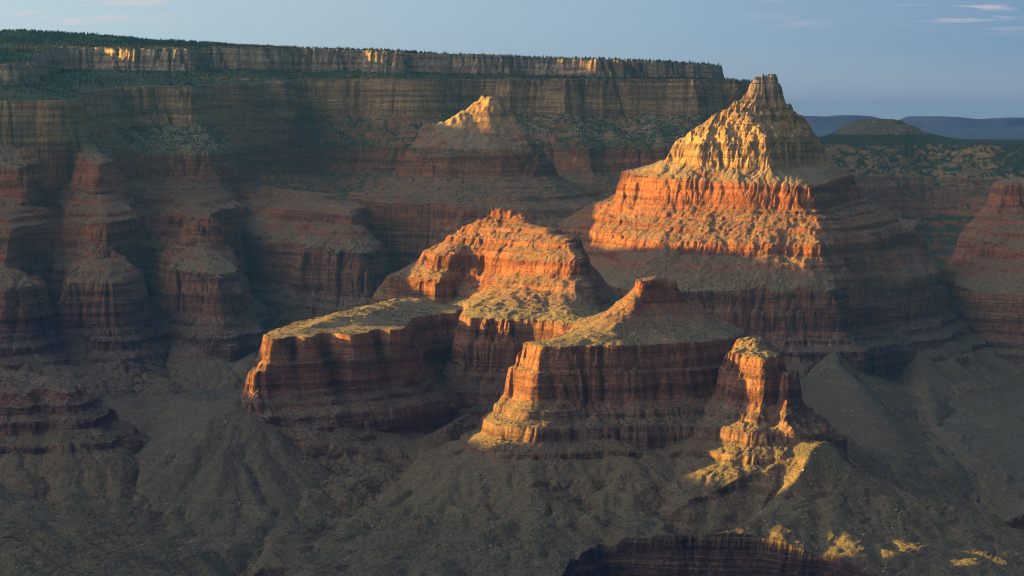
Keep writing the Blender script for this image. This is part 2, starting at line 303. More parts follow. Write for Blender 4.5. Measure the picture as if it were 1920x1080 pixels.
def build_zone(zn):
    X, Y = zn.X, zn.Y
    # ---- wandering of the plan and rock buttresses
    wx = fbm(X, Y, 420, 11, 3) * 26 + fbm(X, Y, 70, 17, 2) * 8
    wy = fbm(X, Y, 420, 31, 3) * 26 + fbm(X, Y, 70, 37, 2) * 8
    b1 = np.abs(perlin(X / 130, Y / 130, 41)); b2 = np.abs(perlin(X / 52, Y / 52, 43)); b3 = np.abs(perlin(X / 23, Y / 23, 47)) if zn.step < 7 else np.abs(perlin(X / 35, Y / 35, 47))
    but = (np.minimum(b1, .22) - .17) * 75 + (np.minimum(b2, .2) - .15) * 45 + (np.minimum(b3, .3) - .2) * 16
    but = but * np.clip(.8 + 1.8 * fbm(X, Y, 380, 57, 2), .15, 1.5)
    rough = fbm(X, Y, 60, 53, 4, .6)
    crag = (np.abs(perlin(X / 120 + wx * .01, Y / 120, 60)) * 1.1 + .8 * np.abs(perlin(X / 52, Y / 52 + wx * .015, 61)) + .5 * np.abs(perlin(X / 24, Y / 24, 63)) + .3 * np.abs(perlin(X / 12, Y / 12, 65)) - .75)
    # ---- floor of the canyon
    z = -1392 + (Y - 7600) * .035 + fbm(X, Y, 900, 71, 4) * 40 + fbm(X, Y, 120, 75, 3) * 6
    z = np.where(Y > 12000, z + (Y - 12000) * .01, z)
    strat = np.full(X.shape, .4); own = np.full(X.shape, -1, int)
    wz = fbm(X, Y, 150, 81, 3)
    for pts, k in SPURS:
        d, h = line_dist(pts, X + wx * 1.2, Y + wy * 1.2)
        zz = h - k * np.sqrt(d * d + 400) + k * 20 + wz * 5 - 3 * np.abs(rough)
        z = np.maximum(z, zz)
    bstep = np.clip(.95 + fbm(X, Y, 260, 91, 2) * .9, .45, 1)
    for fi, f in enumerate(FEAT):
        lv = f['levels']; flds = []; ss = []
        for s, p in lv:
            if isinstance(p, tuple): flds.append(flds[-1] - p[1])
            else: flds.append(sdf(p, zn.CX, zn.CY))
            ss.append(float(np.interp(s, ST_Y, ST_X)) if s > 3.1 else s)
        if flds[0].max() < -2100: continue
        a = f['amp']
        sx, sy = X + wx * a, Y + wy * a
        off = but * a
        D = [zn.sample(g, sx, sy) for g in flds]
        if f['name'] == 'canyon_wall':
            spur = (.30 - np.abs(perlin(X / 900, Y / 900, 151))) * 520 + (.28 - np.abs(perlin(X / 380, Y / 380, 153))) * 170
        else: spur = (.26 - np.abs(perlin(X / 300, Y / 300, 151))) * 70
        d0 = D[0] + off * .9 + spur * .5
        d_start = float(np.interp(-ss[0], -RW_S, RW_D)) if ss[0] <= 3 else 0.0
        # talus spreads farther below re-entrants; gully pattern on the scree
        s = np.interp(np.maximum(-d0, 0) * (1 + .12 * wz) + d_start, RW_D, RW_S)
        sm = np.interp(np.maximum(-d0, 0) + d_start, [0, 44, 60, 300, 520, 900, 1800, 2200], [3, 2.12, 1.93, .85, .6, .36, .07, 0])
        bury = np.clip({'mesa': -.3, 'long_mesa': .3}.get(f['name'], .0) + 2.0 * fbm(X, Y, 210, 141 + fi, 3), 0, 1)
        s = np.where(s < 2.05, s + (sm - s) * bury * .9, s)
        s = np.where(d0 > 0, ss[0], s)
        for k in range(len(ss) - 1):
            hard = 1.4 if f['ramp'] and ss[k] >= 8.9 else .7 if ss[k] >= 5 or ss[k] < 3.05 else .22 if ss[k] < 3.3 else .42
            hs = .5 if ss[k] < 6.5 else .4; hs2 = .5 if ss[k + 1] < 6.5 else .4
            ain = D[k] + off * hard + spur * hs; bout = -(D[k + 1] + off * hard + spur * hs2)
            t = np.clip(ain, 0, None) / np.maximum(np.clip(ain, 0, None) + np.clip(bout, 0, None), 1e-3)
            s = np.where(ain > 0, ss[k] + (ss[k + 1] - ss[k]) * t, s)
        last = np.clip(D[-1] + off * .5, 0, None)
        if f['ramp'] == 0: s = np.where(last > 0, ss[-1] + np.minimum(last / 90, 1) * .12, s)
        s_raw = s
        st = np.interp(s + rough * .05, ST_X, ST_Y)
        s = np.where(s > 3.1, s + (st - s) * np.where(s > 5, .9, bstep * f['stair']), s)
        zz = strat_z(s, Y) + f['dz']
        if f['ramp']:
            px = 960 + X / Y * F
            zz = zz + f['ramp'] * np.clip((720 - px) / 700, .06, 1) * last + np.where(last > 0, fbm(X, Y, 500, 97, 3) * 12 * np.clip(last / 300, 0, 1), 0)
        if f['name'] == 'canyon_wall': zz = zz - .036 * np.clip(X + 1260, 0, 4000) * np.clip((s - 8) / 1.5, 0, 1)
        if f['crag']:
            cg = crag * .45 + .55 * (np.floor(crag * 5) + np.clip(np.mod(crag * 5, 1) * 3 - 1, 0, 1)) / 5
            m = np.clip((s - 6.9) * 5, 0, 1) * np.clip((10.1 - s) * 1.2, .25, 1) if len(ss) > 2 else np.clip((s - 1.2) * 2, 0, 1)
            zz = zz - cg * 25 * m * f['crag']
        zz = zz + rough * np.where(s > 3, 3.0, 2.0)
        m = zz > z
        z = np.where(m, zz, z); strat = np.where(m, s, strat); own = np.where(m, fi, own)
    # ---- creeks and the inner gorge
    for pts in CREEKS:
        d, h = line_dist(pts, X + wx * 2.0, Y + wy * 2.0)
        lim = h + .30 * np.maximum(d - 8, 0) + (np.maximum(d - 8, 0) / 300) ** 2 * 60
        m = (lim < z) & (strat < 1.3)
        z = np.where(m, np.maximum(lim, z - 140), z)
    gd = np.full(X.shape, -1e9)
    for g in GORGE: gd = np.maximum(gd, zn.sample(sdf(g, zn.CX, zn.CY), X + wx * .9, Y + wy * .9))
    gd = gd + but * .5 + fbm(X, Y, 200, 163, 2, .5) * 34
    drop = np.interp(gd, [-60, 0, 10, 40, 60, 140, 400], [0, 3, 30, 105, 112, 200, 330])
    z = z - drop
    z = np.where(gd > 0, np.minimum(z, -1366 + fbm(X, Y, 140, 161, 2) * 8 - drop * .95), z)
    strat = np.where(drop > 8, -1.0, strat)
    # ---- running water: gullies on scree and soft slopes
    for rnd, (cell, depth, its) in enumerate(((34, 5.2, 50), (20, 3.0, 60), (10, 1.5, 70), (10, 1.2, 70))):
        q = max(1, int(round(cell / zn.step)))
        h = z[::q, ::q].copy(); cs = zn.step * q
        h += fbm(X[::q, ::q], Y[::q, ::q], cell * 5, 101 + rnd, 2) * cell * .08
        wts = []
        for dj, di in ((0, 1), (0, -1), (1, 0), (-1, 0), (1, 1), (1, -1), (-1, 1), (-1, -1)):
            nb = np.roll(h, (-dj, -di), (0, 1)); sl = np.clip((h - nb) / (cs * math.hypot(dj, di)), 0, None)
            wts.append((dj, di, sl ** 5))
        tot = sum(x[2] for x in wts) + 1e-9
        wts = [(dj, di, (x / tot).astype(np.float32)) for dj, di, x in wts]
        cur = np.ones_like(h, np.float32); flow = np.ones_like(cur)
        for it in range(its):
            nx = np.zeros_like(cur)
            for dj, di, x in wts: nx += np.roll(cur * x, (dj, di), (0, 1))
            cur = nx; flow += cur
        carve = np.clip(np.log2(flow) - 1.0, 0, 6.5)
        carve = (carve + np.roll(carve, 1, 0) + np.roll(carve, -1, 0) + np.roll(carve, 1, 1) + np.roll(carve, -1, 1)) / 5 * depth - depth * 1.6
        jj = np.clip(np.arange(z.shape[0]) / q, 0, carve.shape[0] - 1.001); ii = np.clip(np.arange(z.shape[1]) / q, 0, carve.shape[1] - 1.001)
        j = jj.astype(int); i = ii.astype(int); fj = (jj - j)[:, None]; fi_ = (ii - i)[None]
        up = (carve[j][:, i] * (1 - fi_) + carve[j][:, i + 1] * fi_) * (1 - fj) + (carve[j + 1][:, i] * (1 - fi_) + carve[j + 1][:, i + 1] * fi_) * fj
        edge = np.minimum(np.minimum(X - zn.xs[0], zn.xs[-1] - X), np.minimum(Y - zn.ys[0], zn.ys[-1] - Y))
        mask = np.where(strat < 1.0, np.clip((1.1 - strat) * 2, .2, 1), np.where((strat > 3.12) & (strat < 7), .35 if cell < 15 else .12, .10)) * np.clip(edge / 120, 0, 1)
        mask = np.where(strat < 0, .3, mask)
        gy, gx = np.gradient(z, zn.step)
        z = z - up * mask * np.clip(np.hypot(gx, gy) / .40, .12, 1)
    zn.z, zn.s, zn.own = z, strat, own
    # ---- normals
    gy, gx = np.gradient(z, zn.step)
    nl = np.sqrt(gx * gx + gy * gy + 1)
    zn.n = np.stack([-gx / nl, -gy / nl, 1 / nl], -1)

# ------------------------------------------------------------------ rock and soil
def mat_rock():
    m = bpy.data.materials.new('canyon_rock'); m.use_nodes = True; t = m.node_tree; t.nodes.clear(); L = t.links.new
    def nd(typ, **kw): return N(t, typ, **kw)
    def val(sock, v):
        if isinstance(v, (int, float)): sock.default_value = v
        elif isinstance(v, tuple): sock.default_value = v
        else: L(v, sock)
    def mth(op, a, b=None, c=None, clamp=False):
        n = nd('ShaderNodeMath', operation=op, use_clamp=clamp)
        for i, v in enumerate((a, b, c)):
            if v is not None: val(n.inputs[i], v)
        return n.outputs[0]
    def rangem(x, a, b, c=0., d=1.):
        n = nd('ShaderNodeMapRange', interpolation_type='SMOOTHSTEP'); val(n.inputs[0], x)
        for i, v in enumerate((a, b, c, d)): n.inputs[i + 1].default_value = v
        return n.outputs[0]
    def mix(f, a, b, blend='MIX'):
        n = nd('ShaderNodeMix', data_type='RGBA', blend_type=blend); val(n.inputs['Factor'], f); val(n.inputs['A'], a); val(n.inputs['B'], b); return n.outputs['Result']
    geo = nd('ShaderNodeNewGeometry')
    def noise(scale, detail=4, rough=.55, off=(0, 0, 0), typ='ShaderNodeTexNoise'):
        mp = nd('ShaderNodeMapping'); mp.inputs['Scale'].default_value = scale; mp.inputs['Location'].default_value = off; L(geo.outputs['Position'], mp.inputs[0])
        n = nd(typ); n.inputs['Scale'].default_value = 1.0
        L(mp.outputs[0], n.inputs['Vector'])
        if typ == 'ShaderNodeTexNoise': n.inputs['Detail'].default_value = detail; n.inputs['Roughness'].default_value = rough; return n.outputs['Fac']
        return n.outputs['Distance']
    at = nd('ShaderNodeAttribute', attribute_name='stratum'); s = at.outputs['Fac']
    big = noise((1 / 160,) * 3, 4); mid = noise((1 / 38,) * 3, 5, .62, (3, 1, 2)); fine = noise((1 / 9,) * 3, 4, .65, (1, 5, 9))
    band = noise((1 / 900, 1 / 900, 1 / 13), 4, .7); band2 = noise((1 / 600, 1 / 600, 1 / 34), 3, .6, (7, 3, 1))
    streak = noise((1 / 16, 1 / 16, 1 / 260), 4, .6, (2, 8, 4))
    sw = mth('ADD', s, mth('MULTIPLY', mth('SUBTRACT', big, .5), .22))
    sw = mth('DIVIDE', mth('ADD', sw, 1.2), 12.2)
    def ramp(fac, stops):
        n = nd('ShaderNodeValToRGB'); e = n.color_ramp.elements
        while len(e) < len(stops): e.new(.5)
        for i, (p, c) in enumerate(stops): e[i].position = (p + 1.2) / 12.2; e[i].color = (*c, 1)
        L(fac, n.inputs[0]); return n.outputs[0]
    rock = ramp(sw, [(-1.2, (.065, .040, .035)), (-.3, (.085, .055, .045)), (.1, (.15, .115, .075)), (.95, (.19, .13, .08)), (1.1, (.23, .145, .085)), (1.5, (.19, .115, .082)), (1.9, (.23, .15, .105)),
                     (2.1, (.25, .118, .074)), (2.9, (.27, .128, .075)), (3.1, (.28, .145, .08)), (3.4, (.29, .112, .055)), (5.0, (.31, .112, .05)), (5.5, (.34, .122, .048)), (6.1, (.29, .115, .055)),
                     (6.9, (.32, .17, .085)), (7.12, (.42, .275, .13)), (7.8, (.42, .27, .13)), (8.0, (.36, .23, .13)), (8.4, (.30, .18, .11)), (9.1, (.40, .30, .21)), (10.2, (.46, .36, .26))])
    rock = mix(mth('MULTIPLY', rangem(band, .54, .64), .48), rock, mix(.5, rock, (.43, .29, .18, 1)))
    rock = mix(1.0, rock, mix(rangem(band2, .35, .65), (.60, .55, .57, 1), (1.22, 1.18, 1.13, 1)), 'MULTIPLY')
    rock = mix(1.0, rock, mix(rangem(streak, .36, .62), (.76, .74, .75, 1), (1.10, 1.09, 1.08, 1)), 'MULTIPLY')
    rock = mix(mth('MULTIPLY', rangem(mid, .52, .68), .4), rock, mix(.5, rock, (.26, .20, .14, 1)))
    soil = ramp(sw, [(-1.2, (.06, .045, .035)), (-.3, (.09, .072, .05)), (.0, (.096, .087, .054)), (.40, (.108, .096, .057)), (.7, (.150, .126, .070)), (1.0, (.155, .122, .072)), (2.0, (.175, .125, .08)), (2.95, (.21, .168, .095)), (3.12, (.20, .158, .088)),
                     (3.3, (.215, .122, .068)), (5.0, (.225, .112, .06)), (6.0, (.24, .135, .075)), (6.4, (.25, .185, .12)), (7.0, (.29, .215, .125)), (7.5, (.31, .22, .12)), (8.2, (.13, .11, .07)), (9.5, (.13, .105, .065)), (10.2, (.085, .075, .045))])
    soil = mix(mth('MULTIPLY', rangem(mid, .5, .66), .45), soil, mix(.5, soil, (.10, .105, .055, 1)))
    soil = mix(mth('MULTIPLY', rangem(big, .42, .62), .38), soil, mix(.6, soil, (.165, .125, .08, 1)))
    soil = mix(mth('MULTIPLY', rangem(fine, .58, .75), mth('ADD', .12, mth('MULTIPLY', rangem(s, .8, 1.6), .26))), soil, mix(.55, soil, (.40, .33, .25, 1)))
    soil = mix(mth('MULTIPLY', rangem(band, .58, .68), .25), soil, mix(.5, soil, (.40, .30, .22, 1)))
    sep = nd('ShaderNodeSeparateXYZ'); L(geo.outputs['Normal'], sep.inputs[0])
    flat = rangem(mth('ADD', sep.outputs['Z'], mth('MULTIPLY', mth('SUBTRACT', mid, .5), .35)), .60, .76)
    colr = mix(flat, rock, soil)
    colr = mix(1.0, colr, mix(rangem(fine, .3, .7), (.78, .78, .78, 1), (1.18, 1.18, 1.18, 1)), 'MULTIPLY')
    # scrub and juniper
    vg = nd('ShaderNodeAttribute', attribute_name='scrub')
    dots = noise((1 / 9.5,) * 3, typ='ShaderNodeTexVoronoi')
    thr = mth('MULTIPLY', vg.outputs['Fac'], mth('SUBTRACT', mth('MULTIPLY', mth('ADD', mid, mth('MULTIPLY', big, .8)), 1.5), .55))
    thr = mth('ADD', thr, mth('MULTIPLY', mth('MAXIMUM', mth('SUBTRACT', vg.outputs['Fac'], 1.0), 0.0), .55))
    sc_m = mth('MULTIPLY', rangem(mth('SUBTRACT', thr, dots), -.05, .06), mth('ADD', .35, mth('MULTIPLY', flat, .65)))
    colr = mix(sc_m, colr, mix(fine, (.022, .032, .015, 1), (.052, .062, .028, 1)))
    bs = nd('ShaderNodeBsdfPrincipled'); bs.inputs['Roughness'].default_value = .95; bs.inputs['Specular IOR Level'].default_value = .15
    L(colr, bs.inputs['Base Color'])
    hh = mth('ADD', mth('MULTIPLY', mth('ADD', mth('MULTIPLY', band, 1.5), mth('MULTIPLY', streak, .55)), mth('SUBTRACT', 1, mth('MULTIPLY', flat, .85))), mth('ADD', mth('MULTIPLY', mid, 1.6), mth('MULTIPLY', fine, .8)))
    bp = nd('ShaderNodeBump'); bp.inputs['Strength'].default_value = 1.0; bp.inputs['Distance'].default_value = 18.0
    L(hh, bp.inputs['Height']); L(bp.outputs[0], bs.inputs['Normal'])
    o = nd('ShaderNodeOutputMaterial'); L(bs.outputs[0], o.inputs['Surface'])
    return m
M_ROCK = mat_rock()
def simple_mat(name, c, rough=.9, var=.35, scale=.15):
    m = bpy.data.materials.new(name); m.use_nodes = True; t = m.node_tree
    b = t.nodes['Principled BSDF']; b.inputs['Roughness'].default_value = rough; b.inputs['Specular IOR Level'].default_value = .1
    g = N(t, 'ShaderNodeNewGeometry'); n = N(t, 'ShaderNodeTexNoise'); n.inputs['Scale'].default_value = scale; n.inputs['Detail'].default_value = 3
    t.links.new(g.outputs['Position'], n.inputs['Vector'])
    x = N(t, 'ShaderNodeMix', data_type='RGBA'); t.links.new(n.outputs['Fac'], x.inputs['Factor'])
    x.inputs['A'].default_value = (*[v * (1 - var) for v in c], 1); x.inputs['B'].default_value = (*[v * (1 + var) for v in c], 1)
    t.links.new(x.outputs['Result'], b.inputs['Base Color'])
    return m

def tag(o, label=None, cat=None, kind=None, group=None):
    for k, v in (('label', label), ('category', cat), ('kind', kind), ('group', group)):
        if v: o[k] = v
    return o
def mesh_obj(name, verts, faces, mat, parent=None, smooth=False, attrs=None, normals=None):
    me = bpy.data.meshes.new(name)
    verts = np.asarray(verts, np.float32); faces = np.asarray(faces, np.int32); k = faces.shape[1]
    me.vertices.add(len(verts)); me.vertices.foreach_set('co', verts.ravel())
    me.loops.add(faces.size); me.loops.foreach_set('vertex_index', faces.ravel())
    me.polygons.add(len(faces)); me.polygons.foreach_set('loop_start', np.arange(0, faces.size, k, dtype=np.int32))
    try: me.polygons.foreach_set('loop_total', np.full(len(faces), k, np.int32))
    except Exception: pass
    me.polygons.foreach_set('use_smooth', np.full(len(faces), smooth))
    for an, av in (attrs or {}).items():
        a = me.attributes.new(an, 'FLOAT', 'POINT'); a.data.foreach_set('value', np.asarray(av, np.float32))
    me.update(calc_edges=True)
    if normals is not None: me.normals_split_custom_set_from_vertices(np.asarray(normals, np.float32))
    me.materials.append(mat)
    o = bpy.data.objects.new(name, me); col.objects.link(o)
    if parent: o.parent = parent
    return o

# parts of a butte by level
PART = [('talus_slope', -2, 1.0), ('ledge_band', 1.0, 1.95), ('red_cliff', 1.95, 3.0), ('terraced_slope', 3.0, 5.0), ('red_cliff_band', 5.0, 6.3), ('pale_crown', 6.3, 8.05), ('summit_knob', 8.05, 20)]
WPART = [('talus_slope', -2, 1.0), ('ledge_band', 1.0, 1.95), ('red_cliff', 1.95, 3.0), ('red_terraces', 3.0, 5.0), ('red_cliff_band', 5.0, 6.0), ('scree_apron', 6.0, 7.0), ('cream_cliff', 7.0, 8.02), ('wooded_slope', 8.02, 9.0), ('rim_cliff', 9.0, 9.98), ('plateau_top', 9.98, 20)]
ROOTS = {}
def root_for(fi):
    if fi not in ROOTS:
        if fi < 0:
            o = bpy.data.objects.new('canyon_floor', None); tag(o, 'shaded grey-green canyon floor cut by dry washes and an inner gorge', 'canyon floor', 'structure')
        else:
            f = FEAT[fi]; o = bpy.data.objects.new(f['name'], None); tag(o, f['label'], f['cat'], f['kind'])
            p = f['levels'][0][1]; o.location = (0, 0, 0)
        col.objects.link(o); ROOTS[fi] = o
    return ROOTS[fi]

def scrub_of(s, nz, Y, own):
    v = np.full(s.shape, .22)
    v = np.where(s < 1, .16, v)
    v = np.where((s > 3) & (s < 5), .22 + .35 * np.clip((Y - 12000) / 2000, 0, 1), v)
    v = np.where((s >= 5) & (s < 7), .15 + .65 * np.clip((Y - 12000) / 2000, 0, 1), v)
    v = np.where((s >= 7) & (s < 8.02), .12 + .35 * np.clip((Y - 12000) / 2000, 0, 1), v)
    v = np.where((s >= 8.02) & (Y > 12000), .95, v)
    dm = [i for i, f in enumerate(FEAT) if f['name'] == 'domed_mesa'][0]
    v = np.where((own == dm) & (s < 9.9), np.where((s > 3.1) & (s < 8.5), 3.0, 1.5), v)
    cb = [i for i, f in enumerate(FEAT) if f['name'] == 'cone_butte'][0]
    v = np.where((own == cb) & (s > 6.2), .14, v)
    v = np.where((s >= 9) & (s < 9.95) & (Y > 12000), .35, v)
    return v

def emit_zone(zn, name_suffix=''):
    X, Y, z = zn.X, zn.Y, zn.z
    ny, nx = X.shape
    idx = np.arange(ny * nx).reshape(ny, nx)
    quads = np.stack([idx[:-1, :-1], idx[:-1, 1:], idx[1:, 1:], idx[1:, :-1]], -1).reshape(-1, 4)
    s = zn.s.ravel(); own = zn.own.ravel()
    fx = X.ravel()[quads[:, 0]]; fy = Y.ravel()[quads[:, 0]]
    keep = np.abs(fx) < fy * (1090 / F) + 560
    fo = own[quads[:, 0]]; fs = s[quads].mean(1)
    FLOOR = [('inner_gorge', -2, -.5), ('ground_slope', -.5, 20)]
    def table_of(fi): return FLOOR if fi < 0 else (WPART if FEAT[fi]['name'] in ('canyon_wall', 'domed_mesa') else PART)
    C = np.full(len(quads), -9999)
    for fi in np.unique(fo):
        for k, (pn, a, b) in enumerate(table_of(fi)):
            C[(fo == fi) & (fs >= a) & (fs < b)] = (fi + 1) * 100 + k
    C[~keep] = -1
    C = C.reshape(ny - 1, nx - 1)
    def components(C):
        # connected patches of one class, by spreading the smallest index
        lab = np.arange(C.size).reshape(C.shape)
        eh = C[:, 1:] == C[:, :-1]; ev = C[1:] == C[:-1]
        for it in range(400):
            old = lab.copy()
            m = np.where(eh, np.minimum(lab[:, 1:], lab[:, :-1]), lab[:, 1:]); lab[:, 1:] = m
            lab[:, :-1] = np.where(eh, np.minimum(lab[:, :-1], lab[:, 1:]), lab[:, :-1])
            lab[1:] = np.where(ev, np.minimum(lab[1:], lab[:-1]), lab[1:])
            lab[:-1] = np.where(ev, np.minimum(lab[:-1], lab[1:]), lab[:-1])
            f = lab.ravel()
            for _ in range(3): f = f[f]
            lab = f.reshape(C.shape)
            if (lab == old).all(): break
        return lab
    for rnd in range(2):
        lab = components(C); cnt = np.bincount(lab.ravel(), minlength=C.size)
        small = (cnt[lab] < 700) & (C != -1)
        C = np.where(small, -5, C)
        for it in range(80):
            hole = C == -5
            if not hole.any(): break
            for ax, sh in ((0, 1), (0, -1), (1, 1), (1, -1)):
                nb = np.roll(C, sh, ax); m = (C == -5) & (nb != -5) & (nb != -1); C = np.where(m, nb, C)
    lab = components(C).ravel(); C = C.ravel()
    co = np.stack([X.ravel(), Y.ravel(), z.ravel()], -1); nn = zn.n.reshape(-1, 3)
    sv = scrub_of(s, nn[:, 2], Y.ravel(), own)
    order = np.argsort(lab, kind='stable'); cuts = np.flatnonzero(np.diff(lab[order])) + 1
    for grp in np.split(order, cuts):
        c = C[grp[0]]
        if c < 0: continue
        fi, k = int(c) // 100 - 1, int(c) % 100
        qf = quads[grp]; u, inv = np.unique(qf, return_inverse=True)
        mesh_obj(table_of(fi)[k][0], co[u], inv.reshape(-1, 4), M_ROCK, root_for(fi), True, {'stratum': s[u], 'scrub': sv[u]}, nn[u])

near = Zone(-3600, 3600, 6700, 12640, NEAR)
far = Zone(-5300, 5300, 12600, 19200, 9.0)
for zn in (near, far):
    build_zone(zn)
    emit_zone(zn)

# ------------------------------------------------------------------ rim forest, juniper scrub and fallen blocks
def scatter(name, label, cat, mat, proto_v, proto_f, pos, sx, sz, seed, kind='stuff'):
    r = np.random.default_rng(seed); n = len(pos)
    a = r.uniform(0, 2 * math.pi, n); c, s_ = np.cos(a), np.sin(a)
    jit = r.uniform(.8, 1.2, (n, len(proto_v), 3))
    v = proto_v[None] * jit
    x = (v[..., 0] * c[:, None] - v[..., 1] * s_[:, None]) * sx[:, None]; y = (v[..., 0] * s_[:, None] + v[..., 1] * c[:, None]) * sx[:, None]; zz = v[..., 2] * sz[:, None]
    co = np.stack([x, y, zz], -1) + pos[:, None]
    f = proto_f[None] + (np.arange(n) * len(proto_v))[:, None, None]
    tag(mesh_obj(name, co.reshape(-1, 3), f.reshape(-1, proto_f.shape[1]), mat), label, cat, kind)
def pick(zn, weight, n, seed):
    r = np.random.default_rng(seed); k = np.abs(zn.X) < zn.Y * (1010 / F) + 60
    wt = (weight * k).ravel().astype(float); wt /= wt.sum()
    i = r.choice(wt.size, n, p=wt)
    st = zn.step
    return np.stack([zn.X.ravel()[i] + r.uniform(-.5, .5, n) * st, zn.Y.ravel()[i] + r.uniform(-.5, .5, n) * st, zn.z.ravel()[i]], -1)
def tree_proto():
    V = [(0, 0, 1.0)]; Fc = []
    rings = [(.95, .05), (.72, .17), (.70, .10), (.42, .25), (.40, .15), (.14, .27), (0, .05)]
    for h, r_ in rings:
        for k in range(6): a = k * math.pi / 3 + h * 9; V.append((math.cos(a) * r_, math.sin(a) * r_, h))
    for r_ in range(len(rings) - 1):
        for k in range(6):
            a, b = 1 + r_ * 6 + k, 1 + r_ * 6 + (k + 1) % 6; c, d = a + 6, b + 6
            Fc += [(a, c, d), (a, d, b)]
    for k in range(6): Fc.append((0, 1 + k, 1 + (k + 1) % 6))
    return np.array(V), np.array(Fc)
def blob_proto(seed, flat=.8):
    import bmesh
    bm = bmesh.new(); bmesh.ops.create_icosphere(bm, subdivisions=1, radius=.5); r = np.random.default_rng(seed)
    v = np.array([q.co[:] for q in bm.verts]); v *= r.uniform(.75, 1.25, (len(v), 1)); v[:, 2] = v[:, 2] * flat + .25
    f = np.array([[q.index for q in g.verts] for g in bm.faces]); bm.free(); return v, f
M_TREE = simple_mat('conifer_green', (.032, .040, .020), 1, .5, .02)
M_SCRUB = simple_mat('juniper_green', (.038, .045, .022), 1, .5, .03)
M_BLOCK = simple_mat('fallen_rock', (.30, .23, .16), .95, .4, .05)
r_ = np.random.default_rng(12)
wall = [i for i, f in enumerate(FEAT) if f['name'] == 'canyon_wall'][0]
tp, tf = tree_proto()
dens = np.where((far.own == wall) & (far.s > 9.97), 1.0, np.where((far.own == wall) & (far.s > 8.02) & (far.n[..., 2] > .68), .75, np.where((far.own == wall) & (far.s > 6) & (far.n[..., 2] > .62), .10, 0))) * np.clip(.6 + fbm(far.X, far.Y, 300, 111, 2) * 1.6, .05, 1)
n = 17000; ps = pick(far, dens, n, 1); hgt = r_.uniform(9, 21, n)
scatter('rim_forest', 'dark green conifer forest along the plateau rim and its wooded slopes', 'forest', M_TREE, tp, tf, ps - [0, 0, .5], hgt * r_.uniform(.85, 1.3, n), hgt, 2)
bv, bf = blob_proto(5)
dens = np.where(near.n[..., 2] > .70, 1.0, .03) * np.where(near.s < -.3, 0, np.where(near.s < 1, .22, np.where(near.s < 3.2, 1.2, .8))) * np.clip(.5 + fbm(near.X, near.Y, 160, 121, 3) * 2.2, .03, 1.5)
dens = dens * (9000 / near.Y) ** 1.0
n = 45000; ps = pick(near, dens, n, 3); d = r_.uniform(2.2, 5.2, n) * np.where(r_.random(n) < .12, 1.5, 1)
scatter('desert_scrub', 'scattered dark juniper and sage scrub dotting slopes and mesa tops', 'scrub', M_SCRUB, bv, bf, ps - [0, 0, .3], d, d * .8, 4)
dens = np.where((near.n[..., 2] > .6) & (near.n[..., 2] < .93), 1.0, .0) * np.where(near.s < .2, 0, np.where(near.s < 3, .3, np.where(near.s < 7.1, 1.6, .5))) * np.clip(fbm(near.X, near.Y, 130, 131, 3) * 3, .02, 1.5)
n = 22000; ps = pick(near, dens, n, 5); d = r_.uniform(2.0, 6.5, n) * np.where(r_.random(n) < .08, 1.7, 1)
kv, kf = blob_proto(8, 1.0)
scatter('rock_debris', 'pale fallen blocks strewn over the scree slopes', 'rock debris', M_BLOCK, kv, kf, ps - [0, 0, .6], d, d * .75, 6)

# ------------------------------------------------------------------ the land all round
M_DES = simple_mat('desert_soil', (.085, .092, .085), .95, .25, .0004)
def sheet(name, x0, x1, y0, y1, z, n, label, cat, rough=6.0):
    xs = np.linspace(x0, x1, n); ys = np.linspace(y0, y1, n); X, Y = np.meshgrid(xs, ys)
    zz = z + fbm(X, Y, (x1 - x0) / 12, 5, 3) * rough
    if name == 'desert_plain': zz[0] = -1740; Y[0] -= 1500                # its near edge falls into the canyon
    idx = np.arange(n * n).reshape(n, n); q = np.stack([idx[:-1, :-1], idx[:-1, 1:], idx[1:, 1:], idx[1:, :-1]], -1).reshape(-1, 4)
    return tag(mesh_obj(name, np.stack([X.ravel(), Y.ravel(), zz.ravel()], -1), q, M_DES, None, True), label, cat, 'structure')
sheet('canyon_ground', -60000, 60000, -3000, 20500, -1720, 60, 'low ground of the canyon under and around the buttes', 'ground')
sheet('desert_plain', -80000, 80000, 20000, 120000, -262, 60, 'flat pale desert plain reaching the horizon beyond the canyon', 'plain')

M_FAR = simple_mat('far_mesa_rock', (.095, .09, .085), .95, .3, .002)
def far_mesa(label, prof, Y, depth):
    # a long table mountain: top profile (column, row of its skyline), real depth and sloping sides
    pxs = np.linspace(prof[0][0], prof[-1][0], 90); rows = np.interp(pxs, [p[0] for p in prof], [p[1] for p in prof])
    x = (pxs - 960) / F * Y; zt = (HZ - rows) / F * Y + fbm(x, x * 0, 1500, 3, 3) * 14
    zb = np.full_like(zt, -300.); V = []
    for yo, f in ((-depth * .8, 0), (-depth * .5, .45), (-depth * .44, .97), (0, 1), (depth * .5, 1), (depth, 0)):
        V.append(np.stack([x, Y + yo + fbm(x, x * 0 + yo, 2600, 9, 3) * depth * .25, zb + (zt - zb) * f], -1))
    V = np.concatenate(V); n = len(x); q = []
    for r in range(5):
        for i in range(n - 1): q.append((r * n + i, r * n + i + 1, (r + 1) * n + i + 1, (r + 1) * n + i))
    tag(mesh_obj('distant_mesa', V, q, M_FAR, None, False), label, 'mesa', None, 'mesas on the far horizon')
far_mesa('low blue mesa on the horizon close beside the tall pyramid butte', [(1380, 245), (1450, 222), (1505, 217), (1560, 219), (1590, 216), (1615, 217), (1645, 224), (1700, 240)], 56000, 3000)
